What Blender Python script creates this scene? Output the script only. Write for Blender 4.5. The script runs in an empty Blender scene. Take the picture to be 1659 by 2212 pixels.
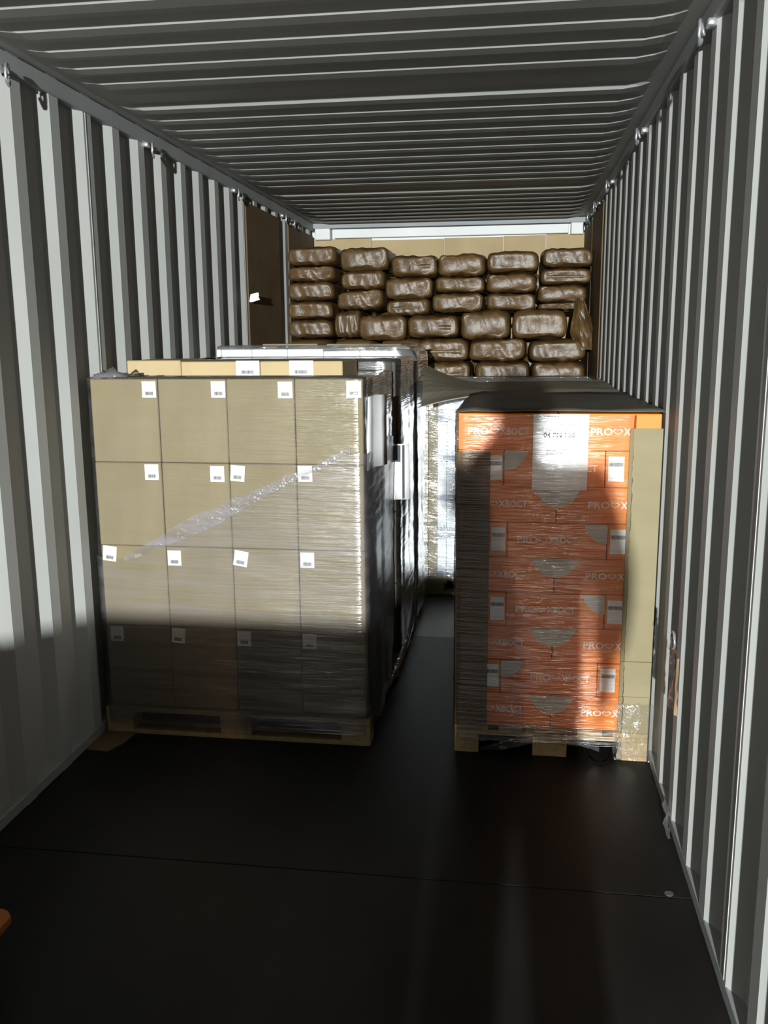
import bpy, bmesh, math, random
from mathutils import Vector, Matrix, noise, Euler
from math import sin, cos, pi, radians

S = bpy.context.scene
COL = S.collection

# ------------------------------------------------------------------ camera
cam_d = bpy.data.cameras.new('camera')
cam_d.sensor_fit = 'HORIZONTAL'; cam_d.sensor_width = 36.0
cam_d.lens = 36.0 * 1946.8 / 1659.0
cam_d.clip_start = 0.02; cam_d.clip_end = 100
cam = bpy.data.objects.new('camera', cam_d); COL.objects.link(cam)
yaw, pitch, roll = 0.143271, 0.190058, -0.0076083
Fv = Vector((-sin(yaw)*cos(pitch), cos(yaw)*cos(pitch), -sin(pitch)))
r0 = Vector((cos(yaw), sin(yaw), 0)); u0 = r0.cross(Fv)
Rv = cos(roll)*r0 + sin(roll)*u0; Uv = -sin(roll)*r0 + cos(roll)*u0
M = Matrix((Rv, Uv, -Fv)).transposed().to_4x4()
M.translation = Vector((1.775, 0.0, 1.711))
cam.matrix_world = M
S.camera = cam

# ------------------------------------------------------------------ world, light, exposure
W = bpy.data.worlds.new('night_sky'); S.world = W; W.use_nodes = True
bg = W.node_tree.nodes['Background']
bg.inputs[0].default_value = (1.0, 0.88, 0.76, 1); bg.inputs[1].default_value = 0.10

lamp_d = bpy.data.lights.new('headlight', 'SPOT')
lamp_d.energy = 10600; lamp_d.color = (0.945, 1.0, 1.0)
lamp_d.shadow_soft_size = 0.075; lamp_d.spot_size = radians(62); lamp_d.spot_blend = 0.35
lamp = bpy.data.objects.new('headlight', lamp_d); COL.objects.link(lamp)
lamp.location = (1.79, -8.0, 2.363)
lamp.rotation_euler = (Vector((1.2, 5.0, 1.4)) - Vector(lamp.location)).to_track_quat('-Z', 'Y').to_euler()

S.view_settings.view_transform = 'Standard'; S.view_settings.look = 'None'
S.view_settings.gamma = 1; S.view_settings.use_curve_mapping = False
S.view_settings.exposure = 0.0
S.cycles.transparent_max_bounces = 24
S.cycles.max_bounces = 10
S.cycles.diffuse_bounces = 5

rnd = random.Random(7)

# ------------------------------------------------------------------ materials
def mat(name):
    m = bpy.data.materials.new(name); m.use_nodes = True
    nt = m.node_tree
    return m, nt, nt.nodes['Principled BSDF']

def N(nt, t, **kw):
    n = nt.nodes.new(t)
    for k, v in kw.items(): setattr(n, k, v)
    return n

def noise_mat(name, c1, c2, scale=(6, 6, 6), rough=0.6, bump=0.0, bscale=(40, 40, 40), spec=0.3, metal=0.0, rand=0.0, detail=5, bdist=0.004):
    m, nt, b = mat(name)
    c1 = tuple(min(.8, x*1.18) for x in c1); c2 = tuple(min(.82, x*1.18) for x in c2)
    tc = N(nt, 'ShaderNodeTexCoord'); mp = N(nt, 'ShaderNodeMapping'); mp.inputs['Scale'].default_value = scale
    nz = N(nt, 'ShaderNodeTexNoise'); nz.inputs['Scale'].default_value = 1; nz.inputs['Detail'].default_value = detail
    rp = N(nt, 'ShaderNodeValToRGB')
    rp.color_ramp.elements[0].color = (*c1, 1); rp.color_ramp.elements[1].color = (*c2, 1)
    rp.color_ramp.elements[0].position = .3; rp.color_ramp.elements[1].position = .7
    L = nt.links.new
    L(tc.outputs['Object'], mp.inputs[0]); L(mp.outputs[0], nz.inputs['Vector']); L(nz.outputs[0], rp.inputs[0])
    out = rp.outputs[0]
    if rand:
        oi = N(nt, 'ShaderNodeObjectInfo'); hs = N(nt, 'ShaderNodeHueSaturation')
        mr = N(nt, 'ShaderNodeMapRange'); mr.inputs['To Min'].default_value = 1 - rand; mr.inputs['To Max'].default_value = 1 + rand
        L(oi.outputs['Random'], mr.inputs[0]); L(mr.outputs[0], hs.inputs['Value']); L(out, hs.inputs['Color']); out = hs.outputs[0]
    L(out, b.inputs['Base Color'])
    b.inputs['Roughness'].default_value = rough; b.inputs['Specular IOR Level'].default_value = spec; b.inputs['Metallic'].default_value = metal
    if bump:
        mp2 = N(nt, 'ShaderNodeMapping'); mp2.inputs['Scale'].default_value = bscale
        n2 = N(nt, 'ShaderNodeTexNoise'); n2.inputs['Scale'].default_value = 1; n2.inputs['Detail'].default_value = 4
        bp = N(nt, 'ShaderNodeBump'); bp.inputs['Strength'].default_value = bump; bp.inputs['Distance'].default_value = bdist
        L(tc.outputs['Object'], mp2.inputs[0]); L(mp2.outputs[0], n2.inputs['Vector']); L(n2.outputs[0], bp.inputs['Height']); L(bp.outputs[0], b.inputs['Normal'])
    return m

def film_mat(name, veil, veil_col, gloss, rough, bscale, bstr, rot=(0, 0, 0), bdist=.006, kf=.8):
    m = bpy.data.materials.new(name); m.use_nodes = True
    nt = m.node_tree; nt.nodes.clear(); L = nt.links.new
    out = N(nt, 'ShaderNodeOutputMaterial')
    tr = N(nt, 'ShaderNodeBsdfTransparent'); tr.inputs[0].default_value = (.97, .97, .97, 1)
    df = N(nt, 'ShaderNodeBsdfDiffuse'); df.inputs[0].default_value = (*veil_col, 1)
    gl = N(nt, 'ShaderNodeBsdfGlossy'); gl.inputs['Roughness'].default_value = rough; gl.inputs[0].default_value = (1, 1, 1, 1)
    m1 = N(nt, 'ShaderNodeMixShader'); m2 = N(nt, 'ShaderNodeMixShader')
    tc = N(nt, 'ShaderNodeTexCoord'); mp = N(nt, 'ShaderNodeMapping'); mp.inputs['Scale'].default_value = bscale; mp.inputs['Rotation'].default_value = rot
    nz = N(nt, 'ShaderNodeTexNoise'); nz.inputs['Scale'].default_value = 1; nz.inputs['Detail'].default_value = 3; nz.inputs['Roughness'].default_value = .6
    bp = N(nt, 'ShaderNodeBump'); bp.inputs['Strength'].default_value = bstr; bp.inputs['Distance'].default_value = bdist
    L(tc.outputs['Object'], mp.inputs[0]); L(mp.outputs[0], nz.inputs['Vector']); L(nz.outputs[0], bp.inputs['Height'])
    L(bp.outputs[0], gl.inputs['Normal'])
    fr = N(nt, 'ShaderNodeFresnel'); fr.inputs[0].default_value = 1.5
    mm = N(nt, 'ShaderNodeMath', operation='MULTIPLY_ADD', use_clamp=True); mm.inputs[1].default_value = kf; mm.inputs[2].default_value = gloss
    L(fr.outputs[0], mm.inputs[0])
    # slightly uneven haze of the layered plastic
    n2 = N(nt, 'ShaderNodeTexNoise'); n2.inputs['Scale'].default_value = 1; n2.inputs['Detail'].default_value = 4
    mp2 = N(nt, 'ShaderNodeMapping'); mp2.inputs['Scale'].default_value = (3, 3, 26); mp2.inputs['Rotation'].default_value = rot
    L(tc.outputs['Object'], mp2.inputs[0]); L(mp2.outputs[0], n2.inputs['Vector'])
    mv = N(nt, 'ShaderNodeMapRange'); mv.inputs['From Min'].default_value = .3; mv.inputs['From Max'].default_value = .75
    mv.inputs['To Min'].default_value = veil * .5; mv.inputs['To Max'].default_value = veil * 1.7
    L(n2.outputs[0], mv.inputs[0]); L(mv.outputs[0], m1.inputs[0])
    L(tr.outputs[0], m1.inputs[1]); L(df.outputs[0], m1.inputs[2])
    L(mm.outputs[0], m2.inputs[0]); L(m1.outputs[0], m2.inputs[1]); L(gl.outputs[0], m2.inputs[2])
    L(m2.outputs[0], out.inputs[0])
    return m

MT = dict(
    paint=noise_mat('grey_container_paint', (.315, .315, .300), (.365, .362, .345), (3, 3, 1.2), .55, .05, (60, 60, 60), .35),
    roofpaint=noise_mat('grey_roof_paint', (.32, .318, .30), (.37, .366, .35), (2, 3, 3), .5, .04, (50, 50, 50), .35),
    railpaint=noise_mat('grey_rail_paint', (.24, .25, .25), (.28, .29, .29), (3, 3, 3), .55),
    whitepaint=noise_mat('white_steel_paint', (.60, .61, .60), (.66, .67, .66), (3, 3, 3), .5),
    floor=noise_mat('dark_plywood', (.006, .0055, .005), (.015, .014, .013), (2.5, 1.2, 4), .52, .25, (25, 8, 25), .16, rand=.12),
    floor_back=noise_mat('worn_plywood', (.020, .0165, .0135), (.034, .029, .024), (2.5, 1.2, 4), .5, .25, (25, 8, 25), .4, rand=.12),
    steel=noise_mat('dark_steel', (.10, .10, .10), (.17, .165, .16), (8, 8, 8), .45, .1, (60, 60, 60), .5, .6),
    ring=noise_mat('worn_ring_steel', (.35, .35, .36), (.55, .55, .56), (20, 20, 20), .3, .1, (90, 90, 90), .5, .7),
    carton=noise_mat('brown_carton', (.170, .136, .073), (.200, .162, .091), (7, 7, 2.2), .75, .06, (6, 6, 180), .2, rand=.06),
    carton2=noise_mat('pale_carton', (.35, .265, .145), (.40, .305, .175), (5, 5, 3), .75, .06, (160, 6, 6), .2, rand=.04),
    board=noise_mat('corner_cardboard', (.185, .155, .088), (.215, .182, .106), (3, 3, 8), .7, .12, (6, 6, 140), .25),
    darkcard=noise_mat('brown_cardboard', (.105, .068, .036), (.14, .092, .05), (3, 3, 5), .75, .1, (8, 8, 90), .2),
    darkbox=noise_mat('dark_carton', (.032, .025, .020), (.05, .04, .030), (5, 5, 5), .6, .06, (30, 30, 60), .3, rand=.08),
    whitebox=noise_mat('white_carton', (.66, .67, .68), (.72, .73, .74), (5, 5, 5), .55, .05, (30, 30, 60), .3, rand=.05),
    bluebox=noise_mat('bluish_white_carton', (.58, .61, .66), (.66, .69, .73), (6, 6, 14), .55, .05, (30, 30, 60), .3, rand=.05),
    blueband=noise_mat('grey_blue_print', (.22, .25, .32), (.29, .32, .39), (8, 8, 8), .5),
    orange=noise_mat('orange_carton', (.56, .152, .006), (.62, .176, .008), (5, 5, 5), .5, .04, (6, 6, 120), .35, rand=.03),
    white=noise_mat('white_paper', (.62, .62, .62), (.68, .68, .68), (9, 9, 9), .6),
    print_white=noise_mat('white_print', (.62, .57, .50), (.68, .63, .56), (9, 9, 9), .5),
    bowl=noise_mat('pale_grey_print', (.36, .36, .325), (.40, .40, .365), (9, 9, 9), .5),
    ink=noise_mat('black_ink', (.03, .03, .035), (.05, .05, .055), (60, 60, 60), .6),
    greyink=noise_mat('grey_ink', (.22, .24, .27), (.32, .34, .37), (400, 20, 20), .6),
    paleink=noise_mat('pale_grey_ink', (.50, .53, .57), (.60, .62, .66), (90, 20, 90), .6),
    olive=noise_mat('grey_brown_cardboard', (.19, .165, .12), (.24, .21, .155), (4, 4, 4), .6, .2, (12, 12, 12), .4),
    wood=noise_mat('pallet_wood', (.23, .165, .085), (.31, .23, .125), (30, 4, 30), .75, .2, (60, 8, 60), .2, rand=.12),
    bag=noise_mat('brown_sack_paper', (.066, .037, .013), (.112, .065, .024), (7, 7, 9), .40, .40, (8, 6, 8), .42, rand=.10, bdist=.03),
    bagpale=noise_mat('pale_sack_paper', (.42, .31, .19), (.50, .38, .24), (9, 9, 9), .45, .3, (20, 20, 20), .5),
    cap=noise_mat('dark_cap_board', (.065, .055, .043), (.095, .082, .065), (4, 4, 4), .55, .2, (12, 12, 12), .4),
    orange_steel=noise_mat('orange_steel_paint', (.34, .105, .012), (.42, .13, .018), (6, 6, 6), .4, .05, (30, 30, 30), .4),
    rubber=noise_mat('black_rubber', (.02, .02, .02), (.035, .035, .034), (30, 30, 30), .6),
    tape=noise_mat('buff_tape', (.40, .27, .16), (.45, .31, .19), (30, 30, 30), .4),
    skin=noise_mat('skin', (.55, .34, .25), (.62, .40, .30), (20, 20, 20), .5),
    jacket=noise_mat('dark_jacket_cloth', (.02, .025, .04), (.035, .04, .06), (40, 40, 40), .85),
    trousers=noise_mat('dark_trouser_cloth', (.03, .03, .035), (.045, .045, .05), (40, 40, 40), .85),
    hair=noise_mat('dark_hair', (.02, .014, .01), (.04, .028, .02), (90, 90, 20), .6),
    eye=noise_mat('eye_white', (.75, .75, .73), (.8, .8, .78), (20, 20, 20), .2),
    phone=noise_mat('black_phone_shell', (.01, .01, .012), (.016, .016, .018), (20, 20, 20), .25),
    film=film_mat('stretch_film_clear', .05, (.46, .46, .47), .028, .17, (5, 5, 95), .8),
    film_dense=film_mat('stretch_film_layered', .10, (.40, .36, .41), .032, .20, (4, 4, 75), .8),
    film_side=film_mat('stretch_film_creased', .04, (.45, .46, .47), .04, .15, (3, 1.1, 48), .7, (radians(-9), 0, 0), .007, kf=2.6),
    film_orange=film_mat('stretch_film_tight', .025, (.32, .21, .14), .065, .19, (2.4, 2.4, 80), 1.0, bdist=.012),
    film_cool=film_mat('stretch_film_cool', .10, (.55, .57, .60), .05, .16, (9, 9, 60), 1.0),
    film_white=film_mat('stretch_film_over_white', .12, (.6, .61, .62), .03, .2, (10, 10, 40), .5),
    film_hem=film_mat('stretch_film_hem', .22, (.46, .43, .50), .07, .16, (26, 26, 60), 1.0),
    film_loose=film_mat('loose_film', .10, (.4, .4, .42), .08, .15, (30, 30, 30), 1.0),
)

# ------------------------------------------------------------------ helpers
def tag(o, label=None, cat=None, group=None, kind=None):
    if label: o['label'] = label
    if cat: o['category'] = cat
    if group: o['group'] = group
    if kind: o['kind'] = kind
    return o

def obj(name, data, m=None, parent=None, loc=None, rot=None):
    if isinstance(data, bmesh.types.BMesh):
        me = bpy.data.meshes.new(name); data.to_mesh(me); data.free()
    else: me = data
    if m is not None and me is not None and len(me.materials) == 0: me.materials.append(m)
    o = bpy.data.objects.new(name, me); COL.objects.link(o)
    if loc: o.location = loc
    if rot: o.rotation_euler = rot
    if parent: o.parent = parent
    return o

def empty(name, loc, rot=None):
    o = bpy.data.objects.new(name, None); COL.objects.link(o); o.location = loc
    o.empty_display_size = .1
    if rot: o.rotation_euler = rot
    return o

def add_box(bm, x0, x1, y0, y1, z0, z1, bev=0.0):
    g = bmesh.ops.create_cube(bm, size=1)['verts']
    for v in g:
        v.co = Vector(((x0+x1)/2 + v.co.x*(x1-x0), (y0+y1)/2 + v.co.y*(y1-y0), (z0+z1)/2 + v.co.z*(z1-z0)))
    if bev:
        ed = list({e for v in g for e in v.link_edges})
        bmesh.ops.bevel(bm, geom=ed, offset=bev, segments=1, affect='EDGES', profile=.5)
    return bm

def box(x0, x1, y0, y1, z0, z1, bev=0.0):
    return add_box(bmesh.new(), x0, x1, y0, y1, z0, z1, bev)

def smooth(o):
    for p in o.data.polygons: p.use_smooth = True
    return o

def mesh_pd(name, v, f):
    me = bpy.data.meshes.new(name); me.from_pydata(v, [], f); me.update(); return me

def tube(bm, pts, r, n=8, closed=False):
    pts = [Vector(p) for p in pts]; rings = []
    k = len(pts)
    for i, p in enumerate(pts):
        a = pts[(i-1) % k] if (closed or i > 0) else p; b = pts[(i+1) % k] if (closed or i < k-1) else p
        t = (b-a).normalized()
        up = Vector((0, 0, 1)) if abs(t.z) < .9 else Vector((1, 0, 0))
        s = t.cross(up).normalized(); u = s.cross(t)
        rr = r[i] if isinstance(r, (list, tuple)) else r
        rings.append([bm.verts.new(p + rr*(cos(2*pi*j/n)*s + sin(2*pi*j/n)*u)) for j in range(n)])
    for i in range(k if closed else k-1):
        A, B = rings[i], rings[(i+1) % k]
        for j in range(n): bm.faces.new((A[j], A[(j+1) % n], B[(j+1) % n], B[j]))
    if not closed:
        bm.faces.new(rings[0][::-1]); bm.faces.new(rings[-1])
    return bm

def cyl(bm, c, r, h, axis='x', n=20):
    d = {'x': Vector((h/2, 0, 0)), 'y': Vector((0, h/2, 0)), 'z': Vector((0, 0, h/2))}[axis]
    c = Vector(c)
    return tube(bm, [c-d, c+d], r, n)

def sheet(pts_rows, thick, name, m, parent=None):
    """a bent sheet: rows of 3-D points, given real thickness by Solidify-like offset"""
    bm = bmesh.new(); R = [[bm.verts.new(p) for p in row] for row in pts_rows]
    for i in range(len(R)-1):
        for j in range(len(R[0])-1): bm.faces.new((R[i][j], R[i][j+1], R[i+1][j+1], R[i+1][j]))
    bmesh.ops.recalc_face_normals(bm, faces=bm.faces)
    bmesh.ops.solidify(bm, geom=bm.faces[:], thickness=thick)
    return obj(name, bm, m, parent)

def ribbon(rows, name, m, parent, j=.006):
    bm = bmesh.new(); R = [[bm.verts.new(Vector(p)+Vector((noise.noise(Vector(p)*40), noise.noise(Vector(p)*37+Vector((3, 1, 2))), noise.noise(Vector(p)*43)))*j) for p in row] for row in rows]
    for a, b in zip(R, R[1:]):
        for i in range(len(a)-1): bm.faces.new((a[i], a[i+1], b[i+1], b[i]))
    return smooth(obj(name, bm, m, parent))

# text ---------------------------------------------------------------
_tc = {}
def text_mesh(body, height, width=None, bold=.02):
    """flat lettering in the local XZ plane facing -y, origin at the left end of the baseline"""
    key = (body, height, width)
    if key in _tc: return _tc[key]
    cu = bpy.data.curves.new('lettering', 'FONT'); cu.body = body; cu.size = 1; cu.offset = bold; cu.resolution_u = 2
    to = bpy.data.objects.new('lettering_tmp', cu); COL.objects.link(to)
    dg = bpy.context.evaluated_depsgraph_get(); dg.update()
    me = bpy.data.meshes.new_from_object(to.evaluated_get(dg))
    bpy.data.objects.remove(to); bpy.data.curves.remove(cu)
    xs = [v.co.x for v in me.vertices]; ys = [v.co.y for v in me.vertices]
    sx0, h = min(xs), max(ys)-min(0, min(ys)); k = height/h
    kx = width/(max(xs)-sx0) if width else k
    for v in me.vertices: v.co = Vector(((v.co.x-sx0)*kx, 0, v.co.y*k))
    me.materials.clear(); me.update(); _tc[key] = me
    return me

# ------------------------------------------------------------------ setting: the steel container
XW = 2.35; YB = 8.12; YD = -3.83; ZC = 2.69
# ------------------------------------------------------------------ floor: sheets of plywood
fl = obj('floor', box(-.05, XW+.05, YD, YB+.06, -.12, -.022), MT['steel']); tag(fl, kind='structure')
ys = [YD, -2.2, .22, 2.62, 5.02, 7.4, YB+.04]
for i in range(len(ys)-1):
    for (a, b) in ((-.035, XW+.035),):
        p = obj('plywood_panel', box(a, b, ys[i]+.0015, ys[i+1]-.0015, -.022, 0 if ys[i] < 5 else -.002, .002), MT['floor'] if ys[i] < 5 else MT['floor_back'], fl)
bm = bmesh.new(); cyl(bm, (2.285, 2.64, .0006), .014, .003, 'z', 14); obj('screw_head', bm, MT['steel'], fl)

def corrugated(side, off, pitch=.278):
    """trapezoid side wall: recessed flat, slope, proud flat, slope"""
    bm = bmesh.new(); prof = []
    d, sl, fo, fi = .036, .058, .092, .070
    y = off - sl/2 - pitch*26
    while y < YB + .3:
        for yy, dd in ((y, d), (y+sl, 0), (y+sl+fi, 0), (y+sl+fi+sl, d)): prof.append((yy, dd))
        y += pitch
    prof = [p for p in prof if YD <= p[0] <= YB+.05]
    X = 0 if side == 'left' else XW; s = -1 if side == 'left' else 1
    zz = (0.0, .6, 1.2, 1.8, 2.4, ZC+.02)
    rows = []
    for z in zz:
        rows.append([bm.verts.new((X + s*(dd+.001), yy, z)) for yy, dd in prof])
    for a, b in zip(rows, rows[1:]):
        for i in range(len(prof)-1):
            q = (a[i], a[i+1], b[i+1], b[i])
            bm.faces.new(q if side == 'right' else q[::-1])
    # outer skin so that the wall has thickness and no light leaks
    add_box(bm, min(X+s*.05, X+s*.055), max(X+s*.05, X+s*.055), YD, YB+.1, 0, ZC+.1)
    w = obj('wall_'+side, bm, MT['paint']); tag(w, kind='structure')
    # floor-side bottom rail with its small ledge in each recess, joined plate seams
    bb = obj('baseboard_'+side, box(min(X+s*.0005, X+s*.05), max(X+s*.0005, X+s*.05), YD, YB, .0, .045, .003), MT['railpaint']); tag(bb, kind='structure')
    return w
wl = corrugated('left', 3.145); wr = corrugated('right', 3.263)

# roof: ribs across the container, gently dying out at the side rails
def roof():
    bm = bmesh.new(); pitch = .2035; prof = []
    y = 2.935 - .022 - pitch*33
    dz, sl, flt = .020, .030, .068
    while y < YB + .2:
        for yy, dd in ((y-.006, 0), (y+sl, dz), (y+sl+flt, dz), (y+sl+flt+sl, 0)): prof.append((yy, dd))
        y += pitch
    prof = [p for p in prof if YD <= p[0] <= YB+.05]
    xs = [(0.0, 0), (.06, 0), (.10, .55), (.17, 1), (1.2, 1), (XW-.17, 1), (XW-.10, .55), (XW-.06, 0), (XW, 0)]
    rows = []
    soft = lambda yy: .30 if abs(yy-3.80) < .09 or abs(yy-6.22) < .09 or abs(yy-1.36) < .09 else 1   # flatter rib at the plate joints
    for x, k in xs:
        rows.append([bm.verts.new((x, yy, ZC+.015 - dd*k*soft(yy))) for yy, dd in prof])
    for a, b in zip(rows, rows[1:]):
        for i in range(len(prof)-1): bm.faces.new((a[i], a[i+1], b[i+1], b[i]))
    add_box(bm, -.06, XW+.06, YD, YB+.1, ZC+.03, ZC+.04)
    c = obj('ceiling', bm, MT['roofpaint']); tag(c, kind='structure'); return c
ceil = roof()
# weld beads where roof and wall plates join
for w, X, s, yy in ((wl, 0, 1, (3.75, 5.97)), (wr, XW, -1, (2.20,))):
    for y in yy:
        obj('weld_seam', box(X-.003 if s > 0 else X-.0007, X+.0007 if s > 0 else X+.003, y-.003, y+.003, .05, ZC-.055), MT['paint'], w)

for n, X0, X1 in (('trim_1', -.05, .012), ('trim_2', XW-.012, XW+.05)):
    t = obj(n, box(X0, X1, YD, YB, 2.636, 2.70, .006), MT['railpaint']); tag(t, kind='structure')
    # lashing rings welded under the top rail
    lx = .018 if n == 'trim_1' else XW-.018; s = 1 if n == 'trim_1' else -1
    for y in ((3.09, 4.36, 5.74, 6.94, 7.21) if n == 'trim_1' else (1.65, 3.03, 4.47, 5.85, 6.74, 7.31)):
        bm = bmesh.new()
        add_box(bm, min(lx-s*.02, lx+s*.008), max(lx-s*.02, lx+s*.008), y-.022, y+.022, 2.618, 2.640, .003)
        pts = [(lx+s*(.010+.022*sin(a/2)), y+.026*cos(a), 2.605-.034*sin(a)) for a in [i*2*pi/14 for i in range(14)]]
        tube(bm, pts, .006, 6, True)
        smooth(obj('lashing_ring', bm, MT['ring'], t))

# back wall, white header and its corner posts
bw = obj('wall_back', box(-.05, XW+.05, YB, YB+.06, 0, ZC+.05), MT['whitepaint']); tag(bw, kind='structure')
hd = obj('trim_3', box(.19, 2.205, YB-.075, YB, 2.575, 2.650, .004), MT['whitepaint']); tag(hd, kind='structure')
for n, a, b in (('trim_4', .03, .165), ('trim_5', 2.222, 2.325)):
    o = obj(n, box(a, b, YB-.12, YB, 2.56, 2.655, .006), MT['whitepaint']); tag(o, kind='structure')
hd2 = obj('trim_6', box(.0, XW, YB-.10, YB, 2.656, 2.70, .004), MT['railpaint']); tag(hd2, kind='structure')
fb = obj('trim_7', box(-.05, XW+.05, YD-.04, YD, -.1, -.002, .003), MT['steel']); tag(fb, kind='structure')
dh = obj('trim_8', box(-.05, XW+.05, YD-.06, YD, 2.585, ZC+.05, .003), MT['railpaint']); tag(dh, kind='structure')
# warehouse ground in front of the open doors
gf = obj('floor_dock', box(-4, 6.5, -12, YD-.045, -.14, -.04), MT['floor_back']); tag(gf, kind='structure')

# ------------------------------------------------------------------ cardboard lining
def panel(name, x0, x1, y0, y1, z0, z1, m, label, group=None, fold=None):
    o = obj(name, box(x0, x1, y0, y1, z0, z1, .0015), m)
    tag(o, label, 'cardboard', group); return o
seams = [.0, .52, 1.15, 1.66, 2.02, XW]
where = ['leftmost', 'second from the left', 'middle', 'second from the right', 'rightmost']
for i in range(5):
    panel('cardboard_sheet', seams[i]+.002, seams[i+1]-.002, YB-.032-.004*(i % 2), YB-.022, .02, 2.572-.006*((i*3) % 4), MT['carton2'],
          'pale tan cardboard lining the back wall above the sacks, %s of five' % where[i], 'cardboard lining the back wall')
panel('cardboard_sheet', .003, .011, 5.99, 6.84, .02, 2.60, MT['darkcard'], 'dark brown cardboard on the left wall, nearer of two, beside a white tag', 'cardboard on the left wall')
panel('cardboard_sheet', .003, .014, 7.12, 8.0, .02, 2.59, MT['darkcard'], 'brown cardboard sheet on the left wall in the far corner above the sacks', 'cardboard on the left wall')
panel('cardboard_sheet', XW-.012, XW-.003, 6.42, 7.2, .02, 2.60, MT['darkcard'], 'dark brown cardboard sheet on the right wall beside the sack stack, nearer of two', 'cardboard on the right wall')
panel('cardboard_sheet', XW-.014, XW-.003, 7.26, 8.0, .02, 2.58, MT['darkcard'], 'brown cardboard sheet on the right wall in the far corner', 'cardboard on the right wall')
bm = bmesh.new()
vs = [(-.034, -.026), (-.024, .022), (.030, .034), (.034, .014), (.030, .006), (.040, -.014), (-.02, -.03)]
a = [bm.verts.new((x, 0, z)) for x, z in vs]; b = [bm.verts.new((x, .0012, z)) for x, z in vs]
bm.faces.new(a); bm.faces.new(b[::-1])
for i in range(len(vs)): bm.faces.new((a[i], b[i], b[(i+1) % len(vs)], a[(i+1) % len(vs)]))
o = obj('paper_tag', bm, MT['white'], None, (.052, 5.97, 1.985)); tag(o, 'small torn white paper tag on the front edge of the left cardboard sheet', 'tag')

# ------------------------------------------------------------------ wooden pallets (euro pattern)
def pallet(x0, y0, L, D, top, along, label, name='wooden_pallet'):
    """along='x': bottom boards run along x (long side faces the camera)"""
    root = empty(name, (x0, y0, 0))
    tag(root, label, 'pallet', 'wooden pallets')
    tb, tc_, td = .02, .02, .02
    zb = top - tc_ - td
    def P(n, a0, a1, b0, b1, z0, z1):     # a: long axis, b: short axis
        c = (a0, a1, b0, b1) if along == 'x' else (b0, b1, a0, a1)
        obj(n, box(*c, z0, z1, .002), MT['wood'], root)
    for b0, b1 in ((0, .10), (D/2-.07, D/2+.07), (D-.10, D)):
        P('bottom_board', 0, L, b0, b1, 0, tb)
        for a0, a1 in ((0, .10 if along == 'y' else .125), (L/2-.07, L/2+.07), (L-(.10 if along == 'y' else .125), L)):
            P('block', a0, a1, b0, b1, tb, zb)
    for a0, a1 in ((0, .145), (L/2-.07, L/2+.07), (L-.145, L)): P('stringer_board', a0, a1, 0, D, zb, zb+tc_)
    n = 5; wd = (.14, .10, .14, .10, .14); b = 0; gap = (D-sum(wd))/4
    for i in range(n):
        P('deck_board', 0, L, b, b+wd[i], zb+tc_, top); b += wd[i]+gap
    return root

# ------------------------------------------------------------------ cartons with stickers
TIER = ['bottom', 'second lowest', 'second highest', 'top']
_lab = {}
def sticker(parent, x, y, z, w, h, tilt=0.0, kind='small'):
    key = (w, h, kind)
    if key not in _lab:
        me = bpy.data.meshes.new('shipping_label'); bm = box(-w/2, w/2, -.0012, 0, -h/2, h/2); bm.to_mesh(me); bm.free(); me.materials.append(MT['white'])
        mb = bpy.data.meshes.new('barcode'); bm = bmesh.new(); r = random.Random(3)
        if kind == 'small':
            bx0, bx1, bz0, bz1 = -.28*w, .28*w, -.36*h, -.14*h
        else:
            bx0, bx1, bz0, bz1 = -.46*w, .46*w, .10*h, .26*h
        x_ = bx0
        while x_ < bx1:
            t = r.choice((.0009, .0016, .0024)); add_box(bm, x_, min(x_+t, bx1), -.0018, -.0011, bz0, bz1); x_ += t + r.choice((.0008, .0013))
        bm.to_mesh(mb); bm.free(); mb.materials.append(MT['ink'])
        ml = bpy.data.meshes.new('text_lines'); bm = bmesh.new()
        if kind == 'small':
            for k in range(4): add_box(bm, -.30*w, (.05+.22*r.random())*w, -.0017, -.0011, (.34-.1*k)*h-.0012, (.34-.1*k)*h)
        else:
            add_box(bm, -.40*w, .40*w, -.0017, -.0011, -.42*h, -.34*h)
            for k in range(3): add_box(bm, -.35*w, (.1+.2*r.random())*w, -.0017, -.0011, (.44-.05*k)*h-.0012, (.44-.05*k)*h)
        bm.to_mesh(ml); bm.free(); ml.materials.append(MT['paleink'])
        _lab[key] = (me, mb, ml)
    me, mb, ml = _lab[key]
    o = obj('shipping_label', me, None, parent, (x, y, z), (0, tilt, 0))
    obj('barcode', mb, None, o); obj('text_lines', ml, None, o)
    return o

def carton(x0, x1, y0, y1, z0, z1, m, label, group, name='carton', bev=.004, cat='box'):
    """origin at the box's front bottom left corner"""
    o = obj(name, box(0, x1-x0, 0, y1-y0, 0, z1-z0, bev), m, None, (x0, y0, z0))
    tag(o, label, cat, group); return o

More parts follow.
